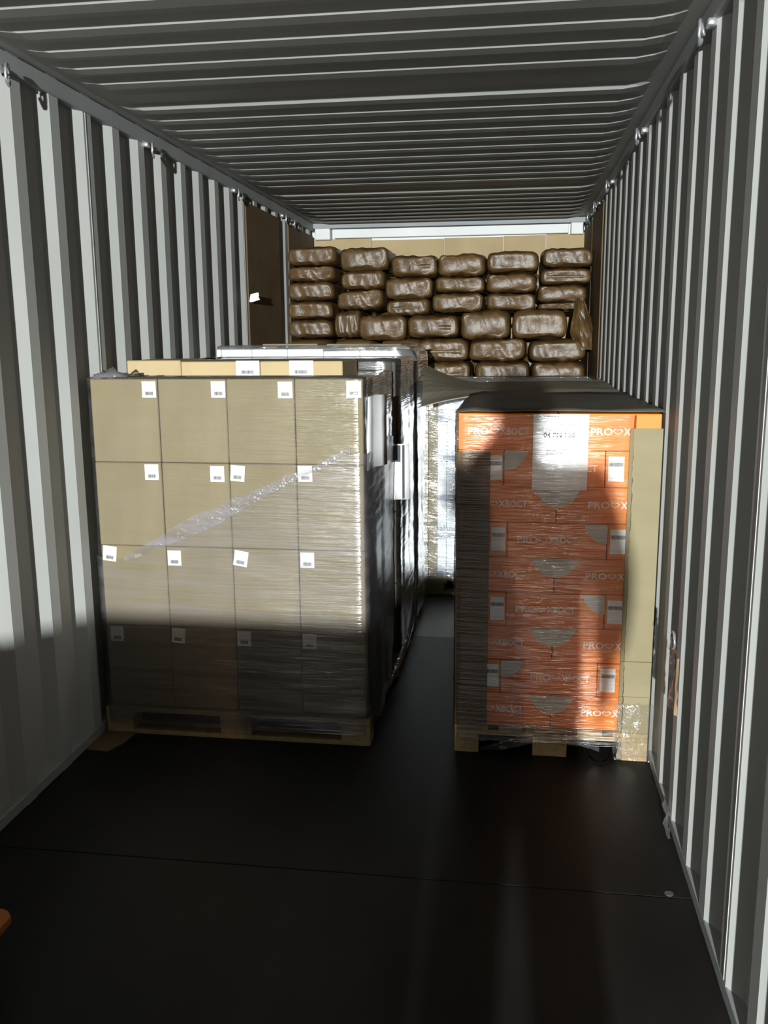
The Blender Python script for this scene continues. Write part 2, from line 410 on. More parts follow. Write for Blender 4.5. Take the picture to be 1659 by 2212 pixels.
# -------- front left pallet: sixteen cartons in front, a second row behind
P1Y = 3.555
pallet(.012, P1Y-.01, 1.185, .78, .122, 'x', 'wooden pallet under the front left stack of brown cartons')
xs = [.028, .322, .615, .900, 1.180]; zs = [.124, .492, .850, 1.209, 1.556]
colw = ['leftmost', 'second from the left', 'third from the left', 'rightmost']
LABELS = {(3, 0): (.286, 1.512, 0), (3, 1): (.584, 1.512, 0), (3, 2): (.862, 1.510, 0), (3, 3): (1.143, 1.513, 0),
          (2, 0): (.279, 1.168, 0), (2, 1): (.563, 1.164, .01), (2, 2): (.651, 1.168, .08), (2, 3): (.929, 1.170, -.02),
          (1, 0): (.068, .812, .10), (1, 1): (.354, .800, 0), (1, 2): (.650, .806, .17), (1, 3): (.934, .806, 0),
          (0, 0): (.078, .452, 0), (0, 1): (.354, .455, .08), (0, 2): (.648, .452, 0), (0, 3): (.938, .452, .0)}
rear_x3 = [.034, .290, .655, 1.030]
for t in range(4):
    for c in range(4):
        j = rnd.uniform(-.003, .003)
        o = carton(xs[c]+.0015, xs[c+1]-.0015, P1Y+.012+j, P1Y+.372, zs[t]+.0008, zs[t+1]-.0012, MT['carton'],
                   'brown carton with white sticker, %s tier, %s, front left pallet' % (TIER[t], colw[c]), 'brown cartons facing front on the left pallet')
        lx, lz, ti = LABELS[(t, c)]
        lx = min(max(lx, xs[c]+.036), xs[c+1]-.034)
        sticker(o, lx-(xs[c]+.0015), -.0002, lz-zs[t], .060, .066, ti)
        # taped centre fold seen as a faint vertical strip
    if t < 3:
        for c in range(4):
            carton(xs[c]+.0015, xs[c+1]-.0015, P1Y+.376, P1Y+.752, zs[t]+.0008, zs[t+1]-.0012, MT['carton'],
                   'brown carton, rear row of front left pallet, %s tier, %s' % (TIER[t], colw[c]), 'brown cartons in the rear row of the left pallet')
    else:
        for c in range(3):
            o = carton(rear_x3[c]+.001, rear_x3[c+1]-.001, P1Y+.376, P1Y+.752, zs[3]+.0008, 1.622-.006*(c > 0), MT['carton2'],
                       'pale carton with only its top edge showing behind the front row, %s of three' % ['left', 'middle', 'right'][c], 'taller pale cartons behind the front row')
            if c: 
                lx = (.600, .843)[c-1]
                sticker(o, lx-rear_x3[c], -.0005, (1.585-zs[3]), .108, .066, 0)
bm = bmesh.new(); add_box(bm, -.016, .016, -.001, 0, -.006, .006); o = obj('tape_scrap', bm, MT['tape'], None, (.196, P1Y+.0115, .808), (0, -.35, 0))
tag(o, 'small buff scrap of tape on the left carton of the third tier', 'tape')

# ------------------------------------------------------------------ stretch film shells
def film(name, x0, x1, y0, y1, z0, z1, rad, m, label, disp=None, nz_=110, bow=0.0, fold=.06, top_z=None, parent=None, edge=None, ns=70, side_m=None, round_top=0):
    """thin shell around a load: rounded corners, wrinkles pushed out along the normal, folded over the top edge"""
    path = []
    def corner(cx_, cy_, a0):
        for k in range(9):
            a = a0 + k*pi/16; path.append((cx_+rad*cos(a), cy_+rad*sin(a), cos(a), sin(a)))
    def side(ax, ay, bx, by, nx, ny, n):
        for k in range(1, n):
            t = k/n; bo = bow*4*t*(1-t)
            path.append((ax+(bx-ax)*t+nx*bo, ay+(by-ay)*t+ny*bo, nx, ny))
    corner(x0+rad, y0+rad, pi)                        # front left
    side(x0+rad, y0, x1-rad, y0, 0, -1, ns)
    corner(x1-rad, y0+rad, 1.5*pi)
    side(x1, y0+rad, x1, y1-rad, 1, 0, ns)
    corner(x1-rad, y1-rad, 0)
    side(x1-rad, y1, x0+rad, y1, 0, 1, 10)
    corner(x0+rad, y1-rad, .5*pi)
    side(x0, y1-rad, x0, y0+rad, -1, 0, 14)
    n = len(path); v = []; f = []
    for i in range(nz_+1):
        for (px, py, nx, ny) in path:
            za = z0 if edge is None else 0
            zt = z1 if edge is None else edge(px, py)
            z = z0 + (zt-z0)*i/nz_
            d = disp(px, py, z, nx, ny) if disp else 0
            if round_top and z > zt-round_top: d -= round_top*(1-math.sqrt(max(0, 1-((z-zt+round_top)/round_top)**2)))*.8*max(nx, 0)
            v.append((px+nx*d, py+ny*d, z))
    rows = nz_+1
    if fold:
        tz = (top_z or z1)
        for k, inn in ((1, .012), (2, fold*.5), (3, fold)):
            for (px, py, nx, ny) in path:
                w = noise.noise((px*9, py*9, k*3.0))*.006
                v.append((px-nx*inn, py-ny*inn, tz + (.004, .006, .003)[k-1] + w*.5))
            rows += 1
    for i in range(rows-1):
        for j in range(n):
            a = i*n+j; b = i*n+(j+1) % n
            f.append((a, b, b+n, a+n))
    o = smooth(obj(name, mesh_pd(name, v, f), m, parent))
    if side_m:
        o.data.materials.append(side_m); jn_ = [k for k, q in enumerate(path) if q[2] > .75]; js = set(jn_)
        for q, p in enumerate(o.data.polygons):
            if q < nz_*n and (q % n) in js: p.material_index = 1
    if label: tag(o, label, 'stretch film', 'stretch film wraps')
    return o

def bulge(py, z, lam, ph):
    q = (py+.10*z)/lam+ph+.55*noise.noise((py*2.2, z*1.6, ph))
    q -= math.floor(q)
    return (q/.30)**.8 if q < .30 else 1-((q-.30)/.70)**1.3
def d_front(px, py, z, nx, ny):
    k = .0022*noise.noise((px*2.2+3, py*2.2, z*38)) + .004*noise.noise((px*3, py*3, z*5+9)) + .0015*noise.noise((px*9, py*9, z*60))
    if nx > .5:
        k += (.003*bulge(py, z, .27, .2) + .0022*noise.noise(((py+z*.1)*1.6, (z-py*.16)*26, 8.0)) + .004*noise.noise((py*4, z*4, 1)) + .003)*min(1, max(0, (py-3.6)*9))
    return max(k, -.004) + .003

f1 = film('stretch_film', .016, 1.190, P1Y-.008, P1Y+.762, .06, 1.560, .035, MT['film'], 'clear stretch film around the brown cartons on the front left pallet', d_front, 120, .004, .05, side_m=MT['film_side'])
film('film_band', .012, 1.195, P1Y-.013, P1Y+.767, .05, 1.2, .036, MT['film_dense'], None, d_front, 90, .004, 0, parent=f1,
     edge=lambda x, y: .80 + .46*min(max((x-.15)/.95, 0), 1) + .02*noise.noise((x*14, y*14, 0)))

# bunched hem where the film band climbs across the cartons
v = []; f = []; n = 44
for k in range(5):
    for i in range(n+1):
        t = i/n; u = k/4-.5; wv = .012+.030*math.exp(-((t-.38)/.22)**2)
        v.append((.15+.98*t, P1Y-.020-.007*abs(noise.noise((t*21, k*1.7, 2)))*4*(.25-u*u)-.004, .80+.47*t+u*wv*2+.010*noise.noise((t*13, 2, k*.4))))
for k in range(4):
    for i in range(n): f.append((k*(n+1)+i, k*(n+1)+i+1, (k+1)*(n+1)+i+1, (k+1)*(n+1)+i))
smooth(obj('film_hem', mesh_pd('film_hem', v, f), MT['film_hem'], f1))

ribbon([[(.05+.20*t, P1Y-.004+.06*k/4, 1.562+.012*(k % 2)+.040*math.exp(-((t-.35)/.22)**2)*(1-abs(k/2-1))) for t in [i/14 for i in range(15)]] for k in range(5)], 'film_bunch', MT['film_hem'], f1, .016)
# ------------------------------------------------------------------ second and third left pallets
pallet(.03, 4.35, 1.19, .76, .122, 'x', 'wooden pallet under the dark cartons, second in the left row')
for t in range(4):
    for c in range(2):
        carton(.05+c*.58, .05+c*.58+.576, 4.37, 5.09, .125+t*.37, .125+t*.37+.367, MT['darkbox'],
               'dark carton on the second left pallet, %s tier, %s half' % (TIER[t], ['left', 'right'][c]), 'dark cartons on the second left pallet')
def d_side(px, py, z, nx, ny):
    k = .0025*noise.noise((px*3, py*3, z*25))
    if nx > .3:
        k += .004*bulge(py, z, .30, px*.7) + .0022*noise.noise(((py+z*.1)*1.6, (z-py*.16)*26, px+3)) + .004*noise.noise((py*4, z*4, px)) + .004
    elif ny < -.5: k += .004*noise.noise((px*6, 1, z*9))
    return max(k, -.002)+.003
f2 = film('stretch_film', .036, 1.212, 4.352, 5.105, .06, 1.612, .09, MT['film_side'], 'creased glossy stretch film around the dark cartons, second left pallet', d_side, 110, .004, .07)

pallet(.03, 5.13, 1.19, .80, .122, 'x', 'wooden pallet under the white cartons, farthest in the left row')
for t in range(3):
    for c in range(2):
        carton(.06+c*.54, .06+c*.54+.537, 5.15, 5.90, .125+t*.385, .125+t*.385+.382, MT['whitebox'],
               'white carton on the farthest left pallet, %s tier, %s half' % (TIER[t], ['left', 'right'][c]), 'white cartons low on the farthest left pallet')
for c in range(5):
    carton(.052+c*.212, .052+c*.212+.210, 5.15, 5.90, 1.281, 1.655-.012*(c > 2), MT['whitebox'],
           'white carton, top tier of the farthest left pallet, %s of five' % ['first from left', 'second from left', 'middle', 'fourth from left', 'rightmost'][c], 'white cartons in the top tier of the farthest left pallet')
for i, (a, b, c_, d_, zz) in enumerate(((.26, .60, 5.40, 5.86, 1.672), (.66, .92, 5.38, 5.84, 1.670), (.93, 1.12, 5.30, 5.80, 1.668))):
    panel('cardboard_pad', a, b, c_, d_, zz, zz+.012, MT['board'], 'flat cardboard pad on top of the farthest left stack, %s of three' % ['left', 'middle', 'right'][i], 'pads on the farthest left stack')
f3 = film('stretch_film', .040, 1.215, 5.132, 5.935, .06, 1.672, .10, MT['film_white'], 'creased glossy stretch film around the white cartons, farthest left pallet', d_side, 110, .006, .10, side_m=MT['film_side'], round_top=.085)

# paper sheets tucked under the film on the flank of the left row
def paper(name, prof, z0, z1, label):
    rows = [[(x+.003*sin(k*1.3+z*9), y, z) for k, (x, y) in enumerate(prof)] for z in (z0, z0+(z1-z0)*.33, z0+(z1-z0)*.66, z1)]
    o = sheet(rows, .0012, name, MT['white']); tag(o, label, 'paper', 'documents on the left row'); smooth(o); return o
paper('document_sheet', [(1.196, 3.57), (1.198, 3.65), (1.201, 3.69), (1.226, 3.735), (1.246, 3.775)], 1.185, 1.482, 'large bright white document sheet on the flank of the front left stack')
d2 = paper('document_sheet', [(1.196, 4.335), (1.204, 4.347), (1.224, 4.352), (1.245, 4.356), (1.272, 4.365)], .930, 1.205, 'white document sheet with a black stripe on the second left stack')
obj('black_stripe', box(1.240, 1.251, 4.346, 4.348, .935, 1.20), MT['ink'], d2, None, None)
obj('black_block', box(1.197, 1.232, 4.330, 4.332, 1.12, 1.20), MT['ink'], d2)

# hanging film tail at the foot of the left row
pts = [(1.245, 4.9, .42), (1.262, 4.75, .33), (1.262, 4.6, .25), (1.258, 4.45, .19), (1.235, 4.25, .13), (1.215, 4.05, .09)]
bm = bmesh.new(); tube(bm, pts, [.006, .010, .013, .012, .018, .006], 7)
for v_ in bm.verts: v_.co += Vector((noise.noise(v_.co*45), 0, noise.noise(v_.co*38+Vector((4, 4, 4)))))*.010
obj('film_tail', bm, MT['film_loose'], f2)

# ------------------------------------------------------------------ orange cartons on the right
OY = 3.552; OX0, OX1 = 1.560, 2.338
pallet(OX0-.004, OY-.004, 1.20, .786, .120, 'y', 'wooden pallet under the orange cartons by the right wall')
# a bowl print cut by the edge of the box, and a heart outline in the lettering
def bowl_mesh(flip):
    pts = [(.297, -.004), (.390, -.004), (.390, -.080), (.372, -.079), (.352, -.072), (.334, -.060), (.320, -.044), (.308, -.025)]
    if flip: pts = [(.39-u, z) for u, z in pts][::-1]
    bm = bmesh.new(); bm.faces.new([bm.verts.new((u, 0, z)) for u, z in pts])
    me = bpy.data.meshes.new('bowl_print'); bm.to_mesh(me); bm.free(); me.materials.append(MT['bowl']); return me
BOWL = (bowl_mesh(False), bowl_mesh(True))
def heart_mesh(w):
    n = 40; outer = []; inner = []
    for i in range(n):
        a = 2*pi*i/n
        x = 16*sin(a)**3; z = 13*cos(a)-5*cos(2*a)-2*cos(3*a)-cos(4*a)
        z = z*.72
        outer.append((x/32*w, z/32*w)); inner.append((x/32*w*.74, (z-.6)/32*w*.72))
    v = [(x, 0, z) for x, z in outer]+[(x, 0, z) for x, z in inner]
    f = [(i, (i+1) % n, n+(i+1) % n, n+i) for i in range(n)]
    me = mesh_pd('heart_print', v, f); me.materials.append(MT['print_white']); return me
HEART = heart_mesh(.036)
PRO = text_mesh('PRO', .028, .082); XB = text_mesh('XBOCT', .028, .113)
for me in (PRO, XB): me.materials.append(MT['print_white'])
zo = [1.421-.1444*i for i in range(10)]
OB_W = {}
def orange_box(x0, x1, y0, y1, r, label, group, face=None):
    w, d = round(x1-x0-.002, 4), round(y1-y0-.003, 4)
    if (w, d) not in OB_W:
        me = bpy.data.meshes.new('orange_carton'); bm = box(0, w, 0, d, 0, .1432, .0025); bm.to_mesh(me); bm.free(); me.materials.append(MT['orange']); OB_W[(w, d)] = me
    o = obj('orange_carton', OB_W[(w, d)], None, None, (x0+.001, y0, zo[r+1]+.0006)); tag(o, label, 'box', group)
    if face is not None:
        flip = face == 'flip'; top = .1432; y = -.0012
        obj('bowl_print', BOWL[flip], None, o, (0, y, top))
        tx = .122 if flip else .038
        obj('lettering', PRO, None, o, (tx, y, top-.082)); obj('heart_print', HEART, None, o, (tx+.102, y, top-.068))
        obj('lettering', XB, None, o, (tx+.124, y, top-.082))
    return o
ROW = ['top', 'second', 'third', 'fourth', 'fifth', 'sixth', 'seventh', 'eighth', 'bottom']
g = 'orange cartons facing front'
for r in range(9):
    jj = rnd.uniform(-.002, .002); y0 = OY+.010+jj; y1 = OY+.396
    if r % 2 == 0:
        orange_box(OX0, 1.948, y0, y1, r, 'orange printed carton, %s row from the top, left half of stack' % ROW[r], g, 'plain')
        orange_box(1.950, OX1, y0, y1, r, 'orange printed carton, %s row from the top, right half of the orange stack' % ROW[r], g, 'flip')
    else:
        a = 1.742 if r in (1, 7) else 1.760
        b = a+.390
        o = orange_box(OX0, a-.001, y0, y1, r, 'orange carton end with white sticker, %s row down, left end of stack' % ROW[r], g)
        sticker(o, (a-OX0)-.037, -.0004, .0735, .056, .098, 0, 'tall')
        orange_box(a, b, y0, y1, r, 'orange printed carton, %s row from the top, middle of the orange stack' % ROW[r], g, 'flip' if r in (1, 7) else 'plain')
        o = orange_box(b+.001, OX1, y0, y1, r, 'orange carton end with white sticker, %s row down, right end of stack' % ROW[r], g)
        sticker(o, .040, -.0004, .0735, .060, .098, 0, 'tall')
    for k, (ya, yb) in enumerate(((OY+.400, OY+.795), (OY+.798, OY+1.19))):
        for c, (a, b) in enumerate(((OX0, 1.948), (1.950, OX1))):
            orange_box(a, b, ya, yb, r, 'orange carton inside the orange stack, %s row down, %s, %s' % (ROW[r], ['left', 'right'][c], ['middle depth', 'at the rear'][k]), 'orange cartons inside the stack')

# document sheet on the orange cartons
ds = obj('document_sheet', box(0, .212, -.0014, 0, 0, .296), MT['white'], None, (1.852, OY+.0045, 1.123)); tag(ds, 'white document sheet with black print on the front of the orange stack', 'paper')
me = text_mesh('04 PN 160', .020, .120); me.materials.append(MT['ink']); obj('lettering', me, None, ds, (.040, -.0020, .206))
for (u0, u1, z) in ((.10, .16, .252), (.03, .165, .241), (.02, .165, .232), (.035, .17, .224), (.02, .10, .285)):
    bm = bmesh.new(); r = random.Random(int(z*1000)); x = u0
    while x < u1:
        w = r.uniform(.006, .018); add_box(bm, x, min(x+w, u1), -.0019, -.0013, z, z+.0042); x += w+.0035
    obj('text_line', bm, MT['greyink'], ds)
for z in (.152, .138):
    bm = bmesh.new(); x = .05; r = random.Random(int(z*1000))
    while x < .125:
        w = r.uniform(.010, .022); add_box(bm, x, min(x+w, .125), -.0019, -.0013, z, z+.008); x += w+.003
    obj('text_line', bm, MT['greyink'], ds)

# cardboard corner guards
def corner_guard(xe, s, z0, z1, w, m, label):
    """L of cardboard around a vertical edge at xe; s=+1 right edge, -1 left edge"""
    bm = bmesh.new()
    a, b = (xe-w, xe+.005) if s > 0 else (xe-.005, xe+w)
    cuts = [z0, z0+(z1-z0)*.20, z0+(z1-z0)*.31, z1]
    for k in range(3):
        ins = .003 if k == 0 else 0
        add_box(bm, a+(0 if s > 0 else 0), b-ins*s if s > 0 else b, OY+.0005-.001*(k == 1), OY+.0045, cuts[k]+.0006, cuts[k+1]-.0006, .0008)
        xx = (xe+.001, xe+.005) if s > 0 else (xe-.005, xe-.001)
        add_box(bm, xx[0], xx[1], OY+.003, OY+.16, cuts[k]+.0006, cuts[k+1]-.0006, .0008)
    o = obj('corner_guard', bm, m); tag(o, label, 'cardboard', 'corner guards of the orange stack'); return o
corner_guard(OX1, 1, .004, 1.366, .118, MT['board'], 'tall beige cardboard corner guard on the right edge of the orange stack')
corner_guard(OX0, -1, .125, 1.272, .128, MT['darkcard'], 'cardboard corner guard with shade in its dark brown colour, left edge of the orange stack')  # shade on this guard is put into its darker cardboard colour

# cap board over the orange stack
rows = []
for j in range(9):
    y = OY-.004+1.21*j/8; row = []
    for i in range(13):
        t = i/12; x = OX0-.012+(OX1-OX0+.02)*t
        z = 1.4255+.010*noise.noise((x*4, y*4, 1))+.008
        if t < .05: z -= .010*(1-t/.05)
        row.append((x, y, z))
    rows.append(row)
cb = sheet(rows, .004, 'cap_board', MT['cap']); smooth(cb); tag(cb, 'dark creased cardboard cap on top of the orange stack', 'cardboard')

def d_or(px, py, z, nx, ny):
    k = .0020*noise.noise((px*1.8, py*2, z*34)) + .0035*noise.noise((px*3, py*3, z*4)) + .0016*noise.noise((px*6, py*6, z*70))
    return max(k, -.003)+.005
fo = film('stretch_film', OX0-.008, 2.243, OY-.004, OY+1.20, .06, 1.416, .03, MT['film_orange'], 'tight glossy stretch film around the orange cartons', d_or, 150, .010, 0)
# loose loops of film below the orange load
y = OY-.012
ribbon([[(1.67+.30*t, y-.006*sin(pi*t), .012+.085*t**1.5+(.0 if k else 0)+.003*k) if k == 0 else (1.66+.31*t, y-.004, .012+(.085*t**1.5)+(.006+.03*t*(1-t))*k) for t in [i/14 for i in range(15)]] for k in range(4)], 'film_flap', MT['film_loose'], fo)
ribbon([[(1.99+.16*t, y-.008, .09-.05*t+.012*k) for t in [i/10 for i in range(11)]] for k in range(3)], 'film_flap', MT['film_loose'], fo)
ribbon([[(2.075+.15*t, y-.05*sin(pi*t)-.05*k/3, .006+.10*(2*t-1)**4+.004*k) for t in [i/16 for i in range(17)]] for k in range(4)], 'film_loop', MT['film_loose'], fo, .004)
# crumpled film gathered at the foot of the right corner guard
ribbon([[(2.205+.155*t, OY-.014-.012*sin(pi*t), .01+.24*k/12) for t in [i/12 for i in range(13)]] for k in range(13)], 'film_gather', film_mat('gathered_film', .06, (.5, .5, .5), .08, .12, (40, 40, 40), 1.0), fo, .010)

# ------------------------------------------------------------------ pallet behind the orange one, with a big loose cardboard sheet on it
pallet(1.60, 4.88, .96, .72, .120, 'y', 'wooden pallet hidden behind the orange stack')
for t in range(4):
    carton(1.61, 2.31, 4.89, 5.83, .122+t*.322, .122+t*.322+.320, MT['darkbox'], 'dark carton behind the orange stack, %s tier' % TIER[t], 'dark cartons behind the orange stack')
rows = []
for j in range(9):
    s = j/8; row = []
    for i in range(17):
        t = i/16
        xl = 1.20+.10*(1-s); x = xl+(2.335-xl)*t
        y = 4.80+1.05*s - .12*(1-t)*(1-s)
        z = 1.430+.012*noise.noise((x*3, y*2, 4))+.010*s
        e = max(0, .34-t)/.34
        z += -.10*e*e*(1-s)*.55 + .11*e*e*s
        if s < .13: z -= .012
        row.append((x, y, z))
    rows.append(row)
cs = sheet(rows, .005, 'cardboard_sheet', MT['olive']); tag(cs, 'large loose cardboard sheet lying behind the orange stack, left end curled', 'cardboard')

# ------------------------------------------------------------------ far right pallet with bluish white cartons
GY = 5.90
pallet(1.205, GY, 1.13, .68, .120, 'x', 'wooden pallet under the bluish white cartons, far right')
gz = [.122, .385, .648, .911, 1.174, 1.432]; gx = [1.215, 1.344, 1.62, 1.97, 2.325]
BAL = text_mesh('balance', .042, .172); BAL.materials.append(MT['greyink'])
g5 = ['bottom', 'fourth', 'third', 'second', 'top']
g4 = ['leftmost', 'second from the left', 'third from the left', 'rightmost']
for t in range(5):
    for c in range(4):
        o = carton(gx[c]+.001, gx[c+1]-.001, GY+.012, GY+.66, gz[t]+.0005, gz[t+1]-.001, MT['bluebox'],
                   'bluish white carton, far right pallet, %s row, %s' % (g5[t], g4[c]), 'bluish white cartons on the far right pallet')
        w = gx[c+1]-gx[c]-.002; h = gz[t+1]-gz[t]
        obj('printed_band', box(.002, w-.002, -.001, 0, .004, .040), MT['blueband'], o)
        obj('printed_band', box(.002, w-.002, -.001, 0, h*.50, h*.50+.014), MT['paleink'], o)
        if t in (1, 4) and c in (1, 2):
            obj('lettering', BAL, None, o, (.012 if c > 1 else -.075, -.0015, .055))
        if t == 3:
            for u in (.02,):
                obj('shipping_label', box(u, u+.10, -.0014, -.0002, .085, .235), MT['white'], o)
rows = [[(1.196, GY+.10, z), (1.197, GY+.004, z), (1.203, GY-.002, z), (1.235, GY-.003, z), (1.286, GY-.002, z)] for z in (.14, .5, .98, 1.434)]
o = sheet(rows, .004, 'corner_guard', MT['board']); tag(o, 'beige cardboard corner guard on the left edge of the far right stack', 'cardboard')
def d_g(px, py, z, nx, ny):
    return .004*noise.noise((px*9, py*9, z*12)) + .003*noise.noise((px*14, py*14, z*30)) + .007
film('stretch_film', 1.188, 2.335, GY-.012, GY+.69, .10, 1.438, .025, MT['film_cool'], 'crinkled stretch film around the bluish white cartons, far right', d_g, 90, .004, .05)

# ------------------------------------------------------------------ paper sacks at the back
def sack_mesh(seed, w=.37, h=.145, d=.60, lo=False):
    """a filled sack lying flat, its gusseted end towards the doors; origin at the middle of its base front"""
    n_u, n_v = (46, 17) if not lo else (12, 5)
    v = []; f = []; ex = .34
    # evenly spaced points around a soft-cornered rectangle
    fine = []
    for q in range(720):
        a = 2*pi*q/720
        fine.append((math.copysign(abs(cos(a))**ex, cos(a)), math.copysign(abs(sin(a))**(ex*1.35), sin(a))))
    acc = [0]
    for q in range(720):
        p0, p1 = fine[q], fine[(q+1) % 720]; acc.append(acc[-1]+math.hypot((p1[0]-p0[0])*w, (p1[1]-p0[1])*h))
    ring = []; q = 0
    for i in range(n_u):
        t = acc[-1]*i/n_u
        while acc[q+1] < t: q += 1
        p0, p1 = fine[q], fine[(q+1) % 720]; u_ = (t-acc[q])/max(acc[q+1]-acc[q], 1e-9)
        ring.append((p0[0]+(p1[0]-p0[0])*u_, p0[1]+(p1[1]-p0[1])*u_))
    for j in range(n_v):
        s = j/(n_v-1); y = d*s
        e = 1-abs(2*s-1)**7; k = max(e, 0)**.38
        kx = .86+.14*k; kz = .62+.38*k
        if j == 0 or j == n_v-1: kx, kz = .90, .74
        for i in range(n_u):
            cx, cz = ring[i]
            p = Vector((cx*w/2*kx, y, h/2+cz*h/2*kz))
            if not lo:
                q = Vector((p.x*7+seed*3.1, p.y*6, p.z*10))
                nn = noise.noise(q)*.012+noise.noise(q*2.2)*.006
                if s < .25: nn += .014*abs(noise.noise(Vector((p.x*15+seed*5, p.z*4, seed))))-.004
                p += Vector((cx*nn*.7, -abs(nn)*.4 if j == 0 else 0, cz*nn))
            v.append(p)
    for j in range(n_v-1):
        for i in range(n_u): f.append((j*n_u+i, j*n_u+(i+1) % n_u, (j+1)*n_u+(i+1) % n_u, (j+1)*n_u+i))
    base = [v[k] for k in range(n_u)]; prev = 0
    for q, rr in enumerate((.93, .84, .74, .63, .52, .41, .30, .19, .09) if not lo else (.5,)):
        st = len(v)
        for i in range(n_u):
            b_ = base[i]; x = b_.x*rr; z = h/2+(b_.z-h/2)*rr
            bul = -.014*max(0, 1-(x/(w*.47))**4-((z-h/2)/(h*.42))**4)
            cr = 0 if lo else .013*abs(noise.noise(Vector((x*13+seed*7+z*6, z*4, seed))))+.016*noise.noise(Vector((x*5+seed*3, z*9, seed+4.0)))
            v.append(Vector((x, b_.y*rr**4+bul+cr, z)))
        for i in range(n_u): f.append((prev+(i+1) % n_u, prev+i, st+i, st+(i+1) % n_u))
        prev = st
    c0 = len(v); v.append(Vector((0, sum(p.y for p in v[prev:prev+n_u])/n_u, h*.5))); c1 = len(v); v.append(Vector((0, d+.012, h*.5)))
    for i in range(n_u):
        f.append((c0, prev+(i+1) % n_u, prev+i)); o_ = (n_v-1)*n_u; f.append((c1, o_+i, o_+(i+1) % n_u))
    me = mesh_pd('paper_sack', [tuple(p) for p in v], f); me.materials.append(MT['bag'])
    for p in me.polygons: p.use_smooth = True
    return me
SACKS = [sack_mesh(k) for k in range(7)]; SACK_LO = sack_mesh(1, lo=True)
def flap_mesh(seed):
    v = []; f = []; n = 12
    for k, (z, y) in enumerate(((.0, .002), (.014, -.007), (.024, -.004), (.034, .003))):
        for i in range(n+1):
            t = i/n; x = (t-.5)*.26
            v.append((x, y+.004*noise.noise((x*30, k, seed)), z+.006*noise.noise((x*12, k+4, seed))))
    for k in range(3):
        for i in range(n): f.append((k*(n+1)+i, k*(n+1)+i+1, (k+1)*(n+1)+i+1, (k+1)*(n+1)+i))
    me = mesh_pd('end_flap', v, f); me.materials.append(MT['bag'])
    for p in me.polygons: p.use_smooth = True
    return me
FLAPS = [flap_mesh(k) for k in range(4)]
nsk = 0
def sack(x0, x1, z0, z1, y, label, group, flap=None, pale=False, tilt=0.0, m=None):
    global nsk; nsk += 1
    o = obj('paper_sack', m or SACKS[nsk % 7], None, None, ((x0+x1)/2, y, z0), (0, tilt, 0))
    o.scale = ((x1-x0)/.37, 1, (z1-z0)/.145)
    tag(o, label, 'sack', group)
    if flap is not None and nsk % 3 == 0:
        fo_ = obj('end_flap', FLAPS[flap % 4], None, o, (0, -.006, .050))
    if pale:
        pass
    return o
R1 = [(.027, .418, 2.268, 2.408), (.436, .817, 2.226, 2.396), (.827, 1.186, 2.168, 2.335), (1.186, 1.55, 2.172, 2.334), (1.556, 1.942, 2.188, 2.346), (1.958, 2.333, 2.221, 2.361)]
R2 = [(.023, .400, 2.148, 2.264), (.440, .786, 2.083, 2.223), (.783, 1.152, 2.011, 2.166), (1.162, 1.542, 2.047, 2.170), (1.552, 1.932, 2.047, 2.185), (1.954, 2.331, 2.098, 2.218)]
R3 = [(.019, .387, 2.004, 2.145), (.409, .774, 1.934, 2.080), (.790, 1.130, 1.882, 2.008), (1.145, 1.536, 1.908, 2.044), (1.550, 1.925, 1.908, 2.043), (1.935, 2.306, 1.968, 2.094)]
C6 = ['first from left', 'second from left', 'third from left', 'fourth from left', 'fifth from left', 'rightmost']
for ri, (R, nm) in enumerate(((R1, 'top row'), (R2, 'second row from the top'), (R3, 'third row from the top'))):
    for c, (a, b, z0, z1) in enumerate(R):
        sack(a, b, z0, z1, 7.0+rnd.uniform(-.03, .02), 'brown paper sack, %s of the back stack, %s' % (nm, C6[c]), 'brown paper sacks at the back',
             rnd.randrange(4) if (c+ri) % 2 == 0 else None, (ri, c) in ((1, 0), (1, 4)), rnd.uniform(-.02, .02))
sack(.010, .377, 1.864, 2.000, 7.0, 'brown paper sack at the left edge, fourth from the top of its column', 'brown paper sacks at the back', 1)
sack(.008, .367, 1.721, 1.860, 7.0, 'brown paper sack at the left edge, fifth from the top of its column', 'brown paper sacks at the back')
sack(1.94, 2.29, 1.912, 1.966, 6.99, 'flattened brown paper sack squeezed under the right end of the third row', 'brown paper sacks at the back', None)
for c, (a, b, z0, z1) in enumerate(((.390, .600, 1.722, 1.925), (.600, .965, 1.704, 1.880), (.970, 1.360, 1.712, 1.880), (1.373, 1.745, 1.702, 1.905), (1.752, 2.156, 1.700, 1.910))):
    sack(a, b, z0, z1, 6.84 if c else 6.97, 'brown paper sack in the fourth row down, %s of five' % ['leftmost half hidden one', 'second', 'third', 'fourth', 'rightmost'][c], 'brown paper sacks at the back', c, False, (-.0, .03, -.01, -.03, .0)[c])
for c, (a, b, z0, z1) in enumerate(((1.044, 1.430, 1.536, 1.706), (1.436, 1.860, 1.541, 1.702), (1.883, 2.299, 1.534, 1.696))):
    sack(a, b, z0, z1, 6.82, 'brown paper sack in the fifth row down, %s' % ['left of three above the curled cardboard', 'middle of three', 'right of three beside the right wall'][c], 'brown paper sacks at the back', c)
for c, (a, b, z0, z1) in enumerate(((1.090, 1.450, 1.372, 1.533), (1.480, 1.890, 1.372, 1.537), (1.900, 2.294, 1.372, 1.530))):
    sack(a, b, z0, z1, 6.80, 'brown paper sack in the lowest row seen, %s, half hidden by the loose cardboard' % ['left', 'middle', 'right'][c], 'brown paper sacks at the back', c+1)
ORD = ['first', 'second', 'third', 'fourth', 'fifth', 'sixth', 'seventh', 'eighth', 'ninth', 'tenth', 'eleventh', 'twelfth', 'thirteenth']
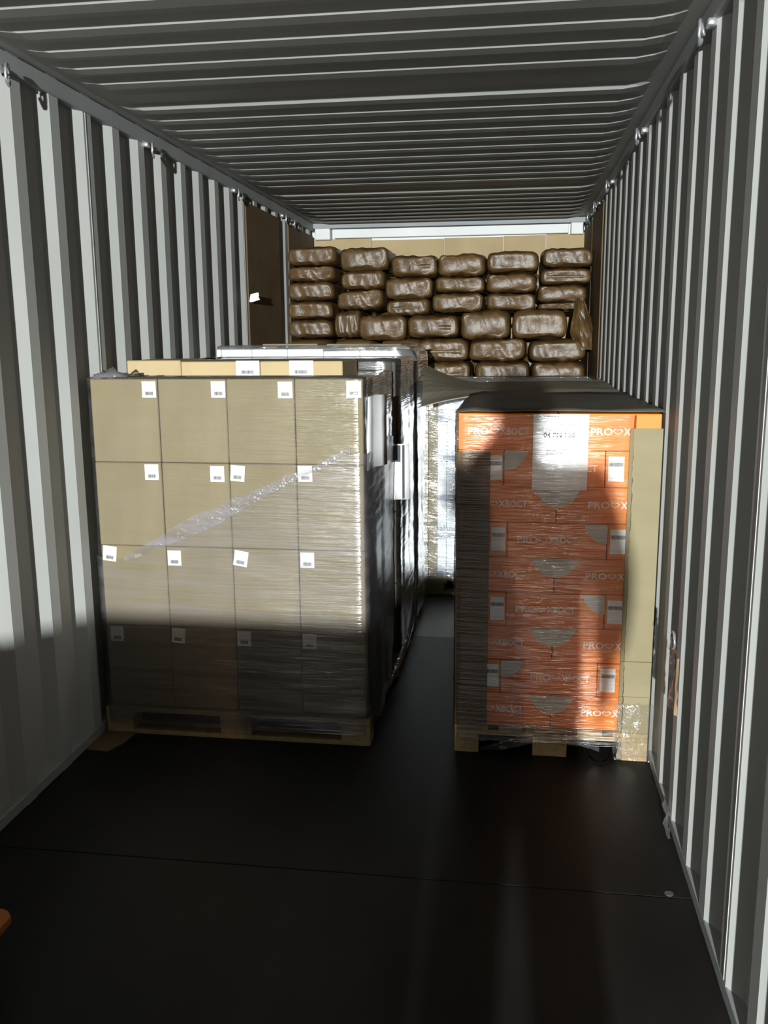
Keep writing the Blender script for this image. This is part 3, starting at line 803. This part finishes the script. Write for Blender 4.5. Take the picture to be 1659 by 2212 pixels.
for t in range(5):          # second row of sacks behind the first, closing the gaps between columns
    for c in range(5):
        zz = 1.40+t*.165
        sack(.20+c*.389, .20+c*.389+.382, zz, zz+.164, 7.66, 'sack in the second rank behind the sack wall, %s tier, %s' % (ORD[t], C6[c]), 'second row of sacks', m=SACK_LO)
for t in range(8):
    for c in range(5):
        sack(.20+c*.389, .20+c*.389+.382, t*.1745, t*.1745+.174, 7.56, 'sack low in the second rank, %s tier from floor, %s' % (ORD[t], C6[c]), 'second row of sacks', m=SACK_LO)
for t in range(8):
    for c in range(6):
        zz = t*.1716
        sack(.01+c*.389, .01+c*.389+.382, zz+.0, zz+.1713, 6.86, 'sack behind the wrapped pallets, %s tier from floor, %s' % (ORD[t], C6[c]), 'low sacks behind the pallets', m=SACK_LO)
for c in range(3):
    for t in range(2):
        zz = 1.3728+t*.170
        sack(.01+c*.36, .01+c*.36+.345, zz, zz+.168, 6.95, 'sack behind the farthest left pallet, %s tier up, %s' % (ORD[8+t], C6[c]), 'low sacks behind the pallets', m=SACK_LO)

# crumpled empty sack hanging down the right end of the stack
rows = []
for j in range(15):
    s = j/14; row = []
    for i in range(12):
        t = i/11
        z = 1.99-.37*s; cx = 2.235+.05*s; wd = .05+.14*min(1, s*1.6)*(1-.55*max(0, s-.7)/.3)
        x = cx-wd/2+wd*t; x = min(x, 2.334)
        y = 6.86-.05*sin(pi*t)+.035*noise.noise((t*4.5, s*2, 3))+.02*noise.noise((t*9, s*5, 7))
        row.append((x, y, z+.012*noise.noise((t*5, s*3, 1))))
    rows.append(row)
o = sheet(rows, .0015, 'empty_sack', MT['bag']); tag(o, 'crumpled empty brown sack hanging beside the right wall', 'sack')

# ------------------------------------------------------------------ bits on the floor and on the right wall
bm = bmesh.new()
outl = [(.004, 3.36), (.10, 3.35), (.135, 3.44), (.165, 3.66), (.004, 3.66)]
a = [bm.verts.new((x, y, .001)) for x, y in outl]; b = [bm.verts.new((x, y, .006)) for x, y in outl]
bm.faces.new(a[::-1]); bm.faces.new(b)
for i in range(5): bm.faces.new((a[i], a[(i+1) % 5], b[(i+1) % 5], b[i]))
o = obj('cardboard_scrap', bm, MT['darkcard']); tag(o, 'flat brown cardboard scrap on the floor at the left corner of the front pallet', 'cardboard')

# lashing ring with a torn film rag, right wall
lr = empty('film_rag', (XW-.004, 3.05, .64)); tag(lr, 'torn rag of clear film hanging from a ring low on the right wall', 'film scrap')
bm = bmesh.new(); tube(bm, [(-.022, -.03+.03*cos(i*pi/6), .062+.028*sin(i*pi/6)) for i in range(12)], .005, 6, True); smooth(obj('tie_ring', bm, MT['ring'], lr))
ribbon([[(-.012-.010*t, -.055+.06*t+.012*sin(s*7), .05-.24*s) for t in [i/5 for i in range(6)]] for s in [i/12 for i in range(13)]], 'film_strip', MT['film_loose'], lr, .012)
ribbon([[(-.010-.006*t, -.10+.018*t+.004*sin(s*5), .02-.20*s) for t in [i/3 for i in range(4)]] for s in [i/8 for i in range(9)]], 'brown_strip', MT['tape'], lr, .006)
o = ribbon([[(2.325+.020*t, 2.96+.10*s, .012+.09*s*(1-.3*t)) for t in [i/5 for i in range(6)]] for s in [i/9 for i in range(10)]], 'film_scrap', MT['film_loose'], None, .018)
tag(o, 'crumpled scrap of film on the floor edge by the right wall', 'film scrap')

# ------------------------------------------------------------------ pallet truck: its fork tips reach into the lower left corner
pt = empty('pallet_truck', (.235, .72, 0)); tag(pt, 'orange hand pallet truck by the left wall, fork tips in the lower left corner', 'pallet truck')
for sx in (-.05, .05):
    bm = bmesh.new(); cyl(bm, (sx, -.12, .09), .09, .05, 'x', 26); w = smooth(obj('steer_wheel', bm, MT['rubber'], pt))
    bm = bmesh.new(); cyl(bm, (sx, -.12, .09), .045, .054, 'x', 18); obj('wheel_hub', bm, MT['steel'], w)
bm = bmesh.new(); add_box(bm, -.045, .045, -.18, -.06, .18, .30, .012); cyl(bm, (0, -.10, .34), .034, .12, 'z', 16); smooth(obj('pump_body', bm, MT['orange_steel'], pt))
bm = bmesh.new(); tube(bm, [(0, -.16, .24), (0, -.24, .40), (0, -.40, .72), (0, -.50, .92)], .018, 10); tube(bm, [(-.05, -.50, .92), (-.11, -.52, .97), (-.10, -.55, 1.04), (0, -.56, 1.06), (.10, -.55, 1.04), (.11, -.52, .97), (.05, -.50, .92)], .013, 8, True); smooth(obj('handle', bm, MT['rubber'], pt))
bm = bmesh.new(); add_box(bm, -.20, .20, -.05, .05, .12, .36, .012); obj('frame_plate', bm, MT['orange_steel'], pt)
for sx in (-.13, .145):
    bm = bmesh.new()
    for k in (0, 1):
        pass
    add_box(bm, sx-.075, sx+.075, .04, 1.20, .125, .195, .018); add_box(bm, sx-.05, sx+.05, 1.20, 1.36, .115, .175, .02)
    f_ = obj('fork', bm, MT['orange_steel'], pt)
    bm = bmesh.new(); cyl(bm, (sx, 1.02, .04), .04, .08, 'x', 18); obj('load_roller', bm, MT['ring'], f_)
    bm = bmesh.new(); add_box(bm, sx-.05, sx-.04, .92, 1.04, .03, .13, .003); add_box(bm, sx+.04, sx+.05, .92, 1.04, .03, .13, .003); obj('roller_bracket', bm, MT['steel'], f_)

# ------------------------------------------------------------------ unseen low load added behind the camera to cast the lower left shadow
pallet(.425, -1.80, 1.195, .80, .120, 'x', 'unseen wooden pallet added behind the camera under the shade-casting cartons')
for t in range(3):
    for c in range(3):
        carton(.427+c*.398, .427+c*.398+.396, -1.795, -1.002, .122+t*.381, .122+t*.381+.379, MT['carton'],
               'unseen brown carton added behind the camera to cast shade, %s tier, %s' % (['bottom', 'middle', 'top'][t], ['left', 'centre', 'right'][c]), 'unseen cartons added to cast shade')

# ------------------------------------------------------------------ unseen warm lamp added near the doors for glints on the orange film
glint_lamp = empty('added_glint_lamp', (2.345, -3.05, 1.90)); tag(glint_lamp, 'small warm lamp added near the doors for glints on the orange film', 'lamp')
bm = bmesh.new(); tube(bm, [(-.09, -.10, 0), (-.09, -.06, 0), (-.09, .0, 0)], [.03, .055, .085], 20); smooth(obj('added_lamp_housing', bm, MT['steel'], glint_lamp))
bm = bmesh.new(); tube(bm, [(-.004, -.06, -.02), (-.05, -.065, -.01), (-.09, -.07, 0)], .010, 8); obj('added_lamp_arm', bm, MT['steel'], glint_lamp)
l2d = bpy.data.lights.new('added_glint_spot', 'SPOT'); l2d.energy = 120; l2d.color = (1.0, .76, .50)
l2d.shadow_soft_size = .018; l2d.spot_size = radians(30); l2d.spot_blend = .6
l2 = bpy.data.objects.new('added_glint_spot', l2d); COL.objects.link(l2); l2.parent = glint_lamp; l2.location = (-.09, .06, 0)
l2.rotation_euler = (Vector((1.88, 3.55, .75)) - Vector((2.255, -2.99, 1.90))).to_track_quat('-Z', 'Y').to_euler()

# ------------------------------------------------------------------ the photographer, standing behind the camera with a phone
def skin_mesh(name, pts, edges, radii, m, parent=None, sub=1, root=0):
    me = bpy.data.meshes.new(name); me.from_pydata([tuple(p) for p in pts], edges, []); me.update()
    o = bpy.data.objects.new(name, me); COL.objects.link(o)
    sk = o.modifiers.new('skin', 'SKIN'); sk.use_smooth_shade = True
    for i, r in enumerate(radii):
        d = me.skin_vertices[0].data[i]; d.radius = r if isinstance(r, tuple) else (r, r); d.use_root = (i == root)
    ss = o.modifiers.new('sub', 'SUBSURF'); ss.levels = sub; ss.render_levels = sub
    dg = bpy.context.evaluated_depsgraph_get(); dg.update()
    nm = bpy.data.meshes.new_from_object(o.evaluated_get(dg)); nm.name = name
    bpy.data.objects.remove(o); bpy.data.meshes.remove(me)
    nm.materials.clear(); nm.materials.append(m)
    q = obj(name, nm, None, parent); smooth(q); return q
cx = 1.80; by = -.44
P = []; E = []; Rr = []
def jn(p, r, par=None):
    P.append(p); Rr.append(r)
    if par is not None: E.append((par, len(P)-1))
    return len(P)-1
pel = jn((cx, by, .98), (.150, .105)); sp = jn((cx, by, 1.20), (.165, .105), pel); ch = jn((cx, by, 1.38), (.180, .118), sp)
ut = jn((cx, by, 1.50), (.135, .095), ch); nb = jn((cx, by, 1.60), (.070, .065), ut); nk = jn((cx, by+.015, 1.665), .050, nb)
hd_ = jn((cx, by+.035, 1.755), (.078, .092), nk); h2 = jn((cx, by+.025, 1.82), (.080, .095), hd_); h3 = jn((cx, by+.02, 1.868), .05, h2)
arms = {}
for s, el, wr_ in ((1, (cx+.245, -.46, 1.32), (cx+.235, -.40, 1.06)), (-1, (cx-.205, -.27, 1.36), (cx-.120, -.085, 1.585))):
    sh = jn((cx+s*.180, by, 1.555), .062, ut); ua = jn(tuple(Vector(P[sh]).lerp(Vector(el), .5)), .056, sh)
    e_ = jn(el, .046, ua); fa = jn(tuple(Vector(el).lerp(Vector(wr_), .4)), .044, e_); w_ = jn(wr_, .030, fa)
    if s < 0:      # hand closed around the lower half of the phone
        pc = jn((1.745, -.045, 1.625), (.036, .022), w_)
        for q, (dz, ln) in enumerate(((.036, .9), (.014, 1.0), (-.009, .95), (-.030, .8))):
            a_ = jn((1.727, -.034, 1.632+dz), .0095, pc); b_ = jn((1.729, -.004, 1.634+dz), .0088, a_); c_ = jn((1.729+.030*ln, .007, 1.635+dz), .0075, b_)
        t1 = jn((1.800, -.040, 1.628), .0115, pc); t2 = jn((1.817, -.020, 1.650), .0095, t1)
    else:          # relaxed hand at the side
        pc = jn((cx+.236, -.385, .985), (.022, .036), w_)
        for q, (dy, ln) in enumerate(((.030, .9), (.010, 1.0), (-.010, .95), (-.028, .75))):
            a_ = jn((cx+.236, -.380+dy, .945), .0095, pc); b_ = jn((cx+.230, -.376+dy*1.05, .945-.036*ln), .0088, a_); c_ = jn((cx+.215, -.372+dy, .945-.066*ln), .0075, b_)
        t1 = jn((cx+.222, -.345, .985), .0115, pc); t2 = jn((cx+.212, -.330, .945), .0095, t1)
for s in (1, -1):
    hp = jn((cx+s*.095, by, .86), .078, pel); kn = jn((cx+s*.115, by+.02, .50), .058, hp); cf = jn((cx+s*.12, by-.015, .33), .058, kn)
    an = jn((cx+s*.125, by-.03, .095), .038, cf); he = jn((cx+s*.128, by-.01, .045), .040, an); to = jn((cx+s*.145, by+.15, .032), (.040, .026), he)
person = empty('person', (cx, by, 0)); tag(person, 'person in dark jacket standing behind the camera, holding up a phone in one hand', 'person')
L2 = lambda pts: [tuple(Vector(p)-Vector((cx, by, 0))) for p in pts]
arm_len_ = 6+12+2
body = skin_mesh('body', L2(P), E, Rr, MT['skin'], person, 1, 0)
# clothing: their own, slightly larger skins over trunk, arms, legs and feet
JP = [(cx, by, .84), (cx, by, .98), (cx, by, 1.20), (cx, by, 1.38), (cx, by, 1.50), (cx, by, 1.585)]
JR = [(.205, .150), (.205, .145), (.200, .135), (.198, .136), (.155, .112), (.088, .082)]
JE = [(k, k+1) for k in range(5)]
for s in (1, -1):
    a0 = 9 if s > 0 else 9+arm_len_
    sh_, ua_, e__, fa_, w__ = (P[a0+k] for k in range(5))
    st = len(JP)
    JP += [sh_, ua_, e__, fa_, tuple(Vector(fa_).lerp(Vector(w__), .85))]; JR += [.080, .070, .062, .058, .046]
    JE += [(4, st), (st, st+1), (st+1, st+2), (st+2, st+3), (st+3, st+4)]
skin_mesh('jacket', L2(JP), JE, JR, MT['jacket'], person, 1, 2)
TP = [(cx, by, 1.02), (cx, by, .92)]; TR = [(.185, .130), (.165, .130)]; TE = [(0, 1)]
for s in (1, -1):
    st = len(TP)
    TP += [(cx+s*.100, by, .82), (cx+s*.112, by+.02, .50), (cx+s*.12, by-.015, .30), (cx+s*.124, by-.025, .10)]; TR += [.100, .078, .072, .066]
    TE += [(1, st), (st, st+1), (st+1, st+2), (st+2, st+3)]
skin_mesh('trousers', L2(TP), TE, TR, MT['trousers'], person, 1, 1)
for s in (1, -1):
    skin_mesh('shoe', L2([(cx+s*.125, by-.03, .115), (cx+s*.127, by-.030, .060), (cx+s*.136, by+.07, .052), (cx+s*.147, by+.170, .040)]), [(0, 1), (1, 2), (2, 3)], [(.055, .055), (.056, .052), (.056, .048), (.050, .036)], MT['rubber'], person, 1, 1)
bm = bmesh.new(); bmesh.ops.create_uvsphere(bm, u_segments=20, v_segments=12, radius=.1)
for v_ in list(bm.verts):
    v_.co = Vector((v_.co.x*.93, v_.co.y*1.12-.012, v_.co.z*.95+1.815))
bmesh.ops.delete(bm, geom=[v_ for v_ in bm.verts if v_.co.z < 1.80 and v_.co.y > -.02 or v_.co.z < 1.735], context='VERTS')
smooth(obj('hair', bm, MT['hair'], person))
for s in (-1, 1):
    bm = bmesh.new(); bmesh.ops.create_uvsphere(bm, u_segments=10, v_segments=8, radius=.013, matrix=Matrix.Translation((s*.032, .101, 1.785))); e_o = smooth(obj('eye', bm, MT['eye'], person))
    bm = bmesh.new(); bmesh.ops.create_uvsphere(bm, u_segments=8, v_segments=6, radius=.0065, matrix=Matrix.Translation((s*.032, .1095, 1.784))); obj('pupil', bm, MT['hair'], e_o)
    bm = bmesh.new(); bmesh.ops.create_uvsphere(bm, u_segments=10, v_segments=8, radius=.03, matrix=Matrix.Translation((s*.084, .025, 1.765)) @ Matrix.Diagonal((.35, .65, 1, 1))); smooth(obj('ear', bm, MT['skin'], person))
bm = bmesh.new(); bmesh.ops.create_cone(bm, cap_ends=True, segments=10, radius1=.018, radius2=.006, depth=.05, matrix=Matrix.Translation((0, .125, 1.762)) @ Matrix.Rotation(radians(20), 4, 'X')); smooth(obj('nose', bm, MT['skin'], person))
bm = bmesh.new(); tube(bm, [(-.022, .115, 1.722), (0, .123, 1.720), (.022, .115, 1.722)], .006, 6); smooth(obj('mouth', bm, MT['skin'], person))
ph = obj('smartphone', box(-.036, .036, -.0045, .0045, -.07, .07, .004), MT['phone'], None, (1.775, -.0065, 1.658)); tag(ph, 'black phone held up at the camera position in one hand', 'phone')
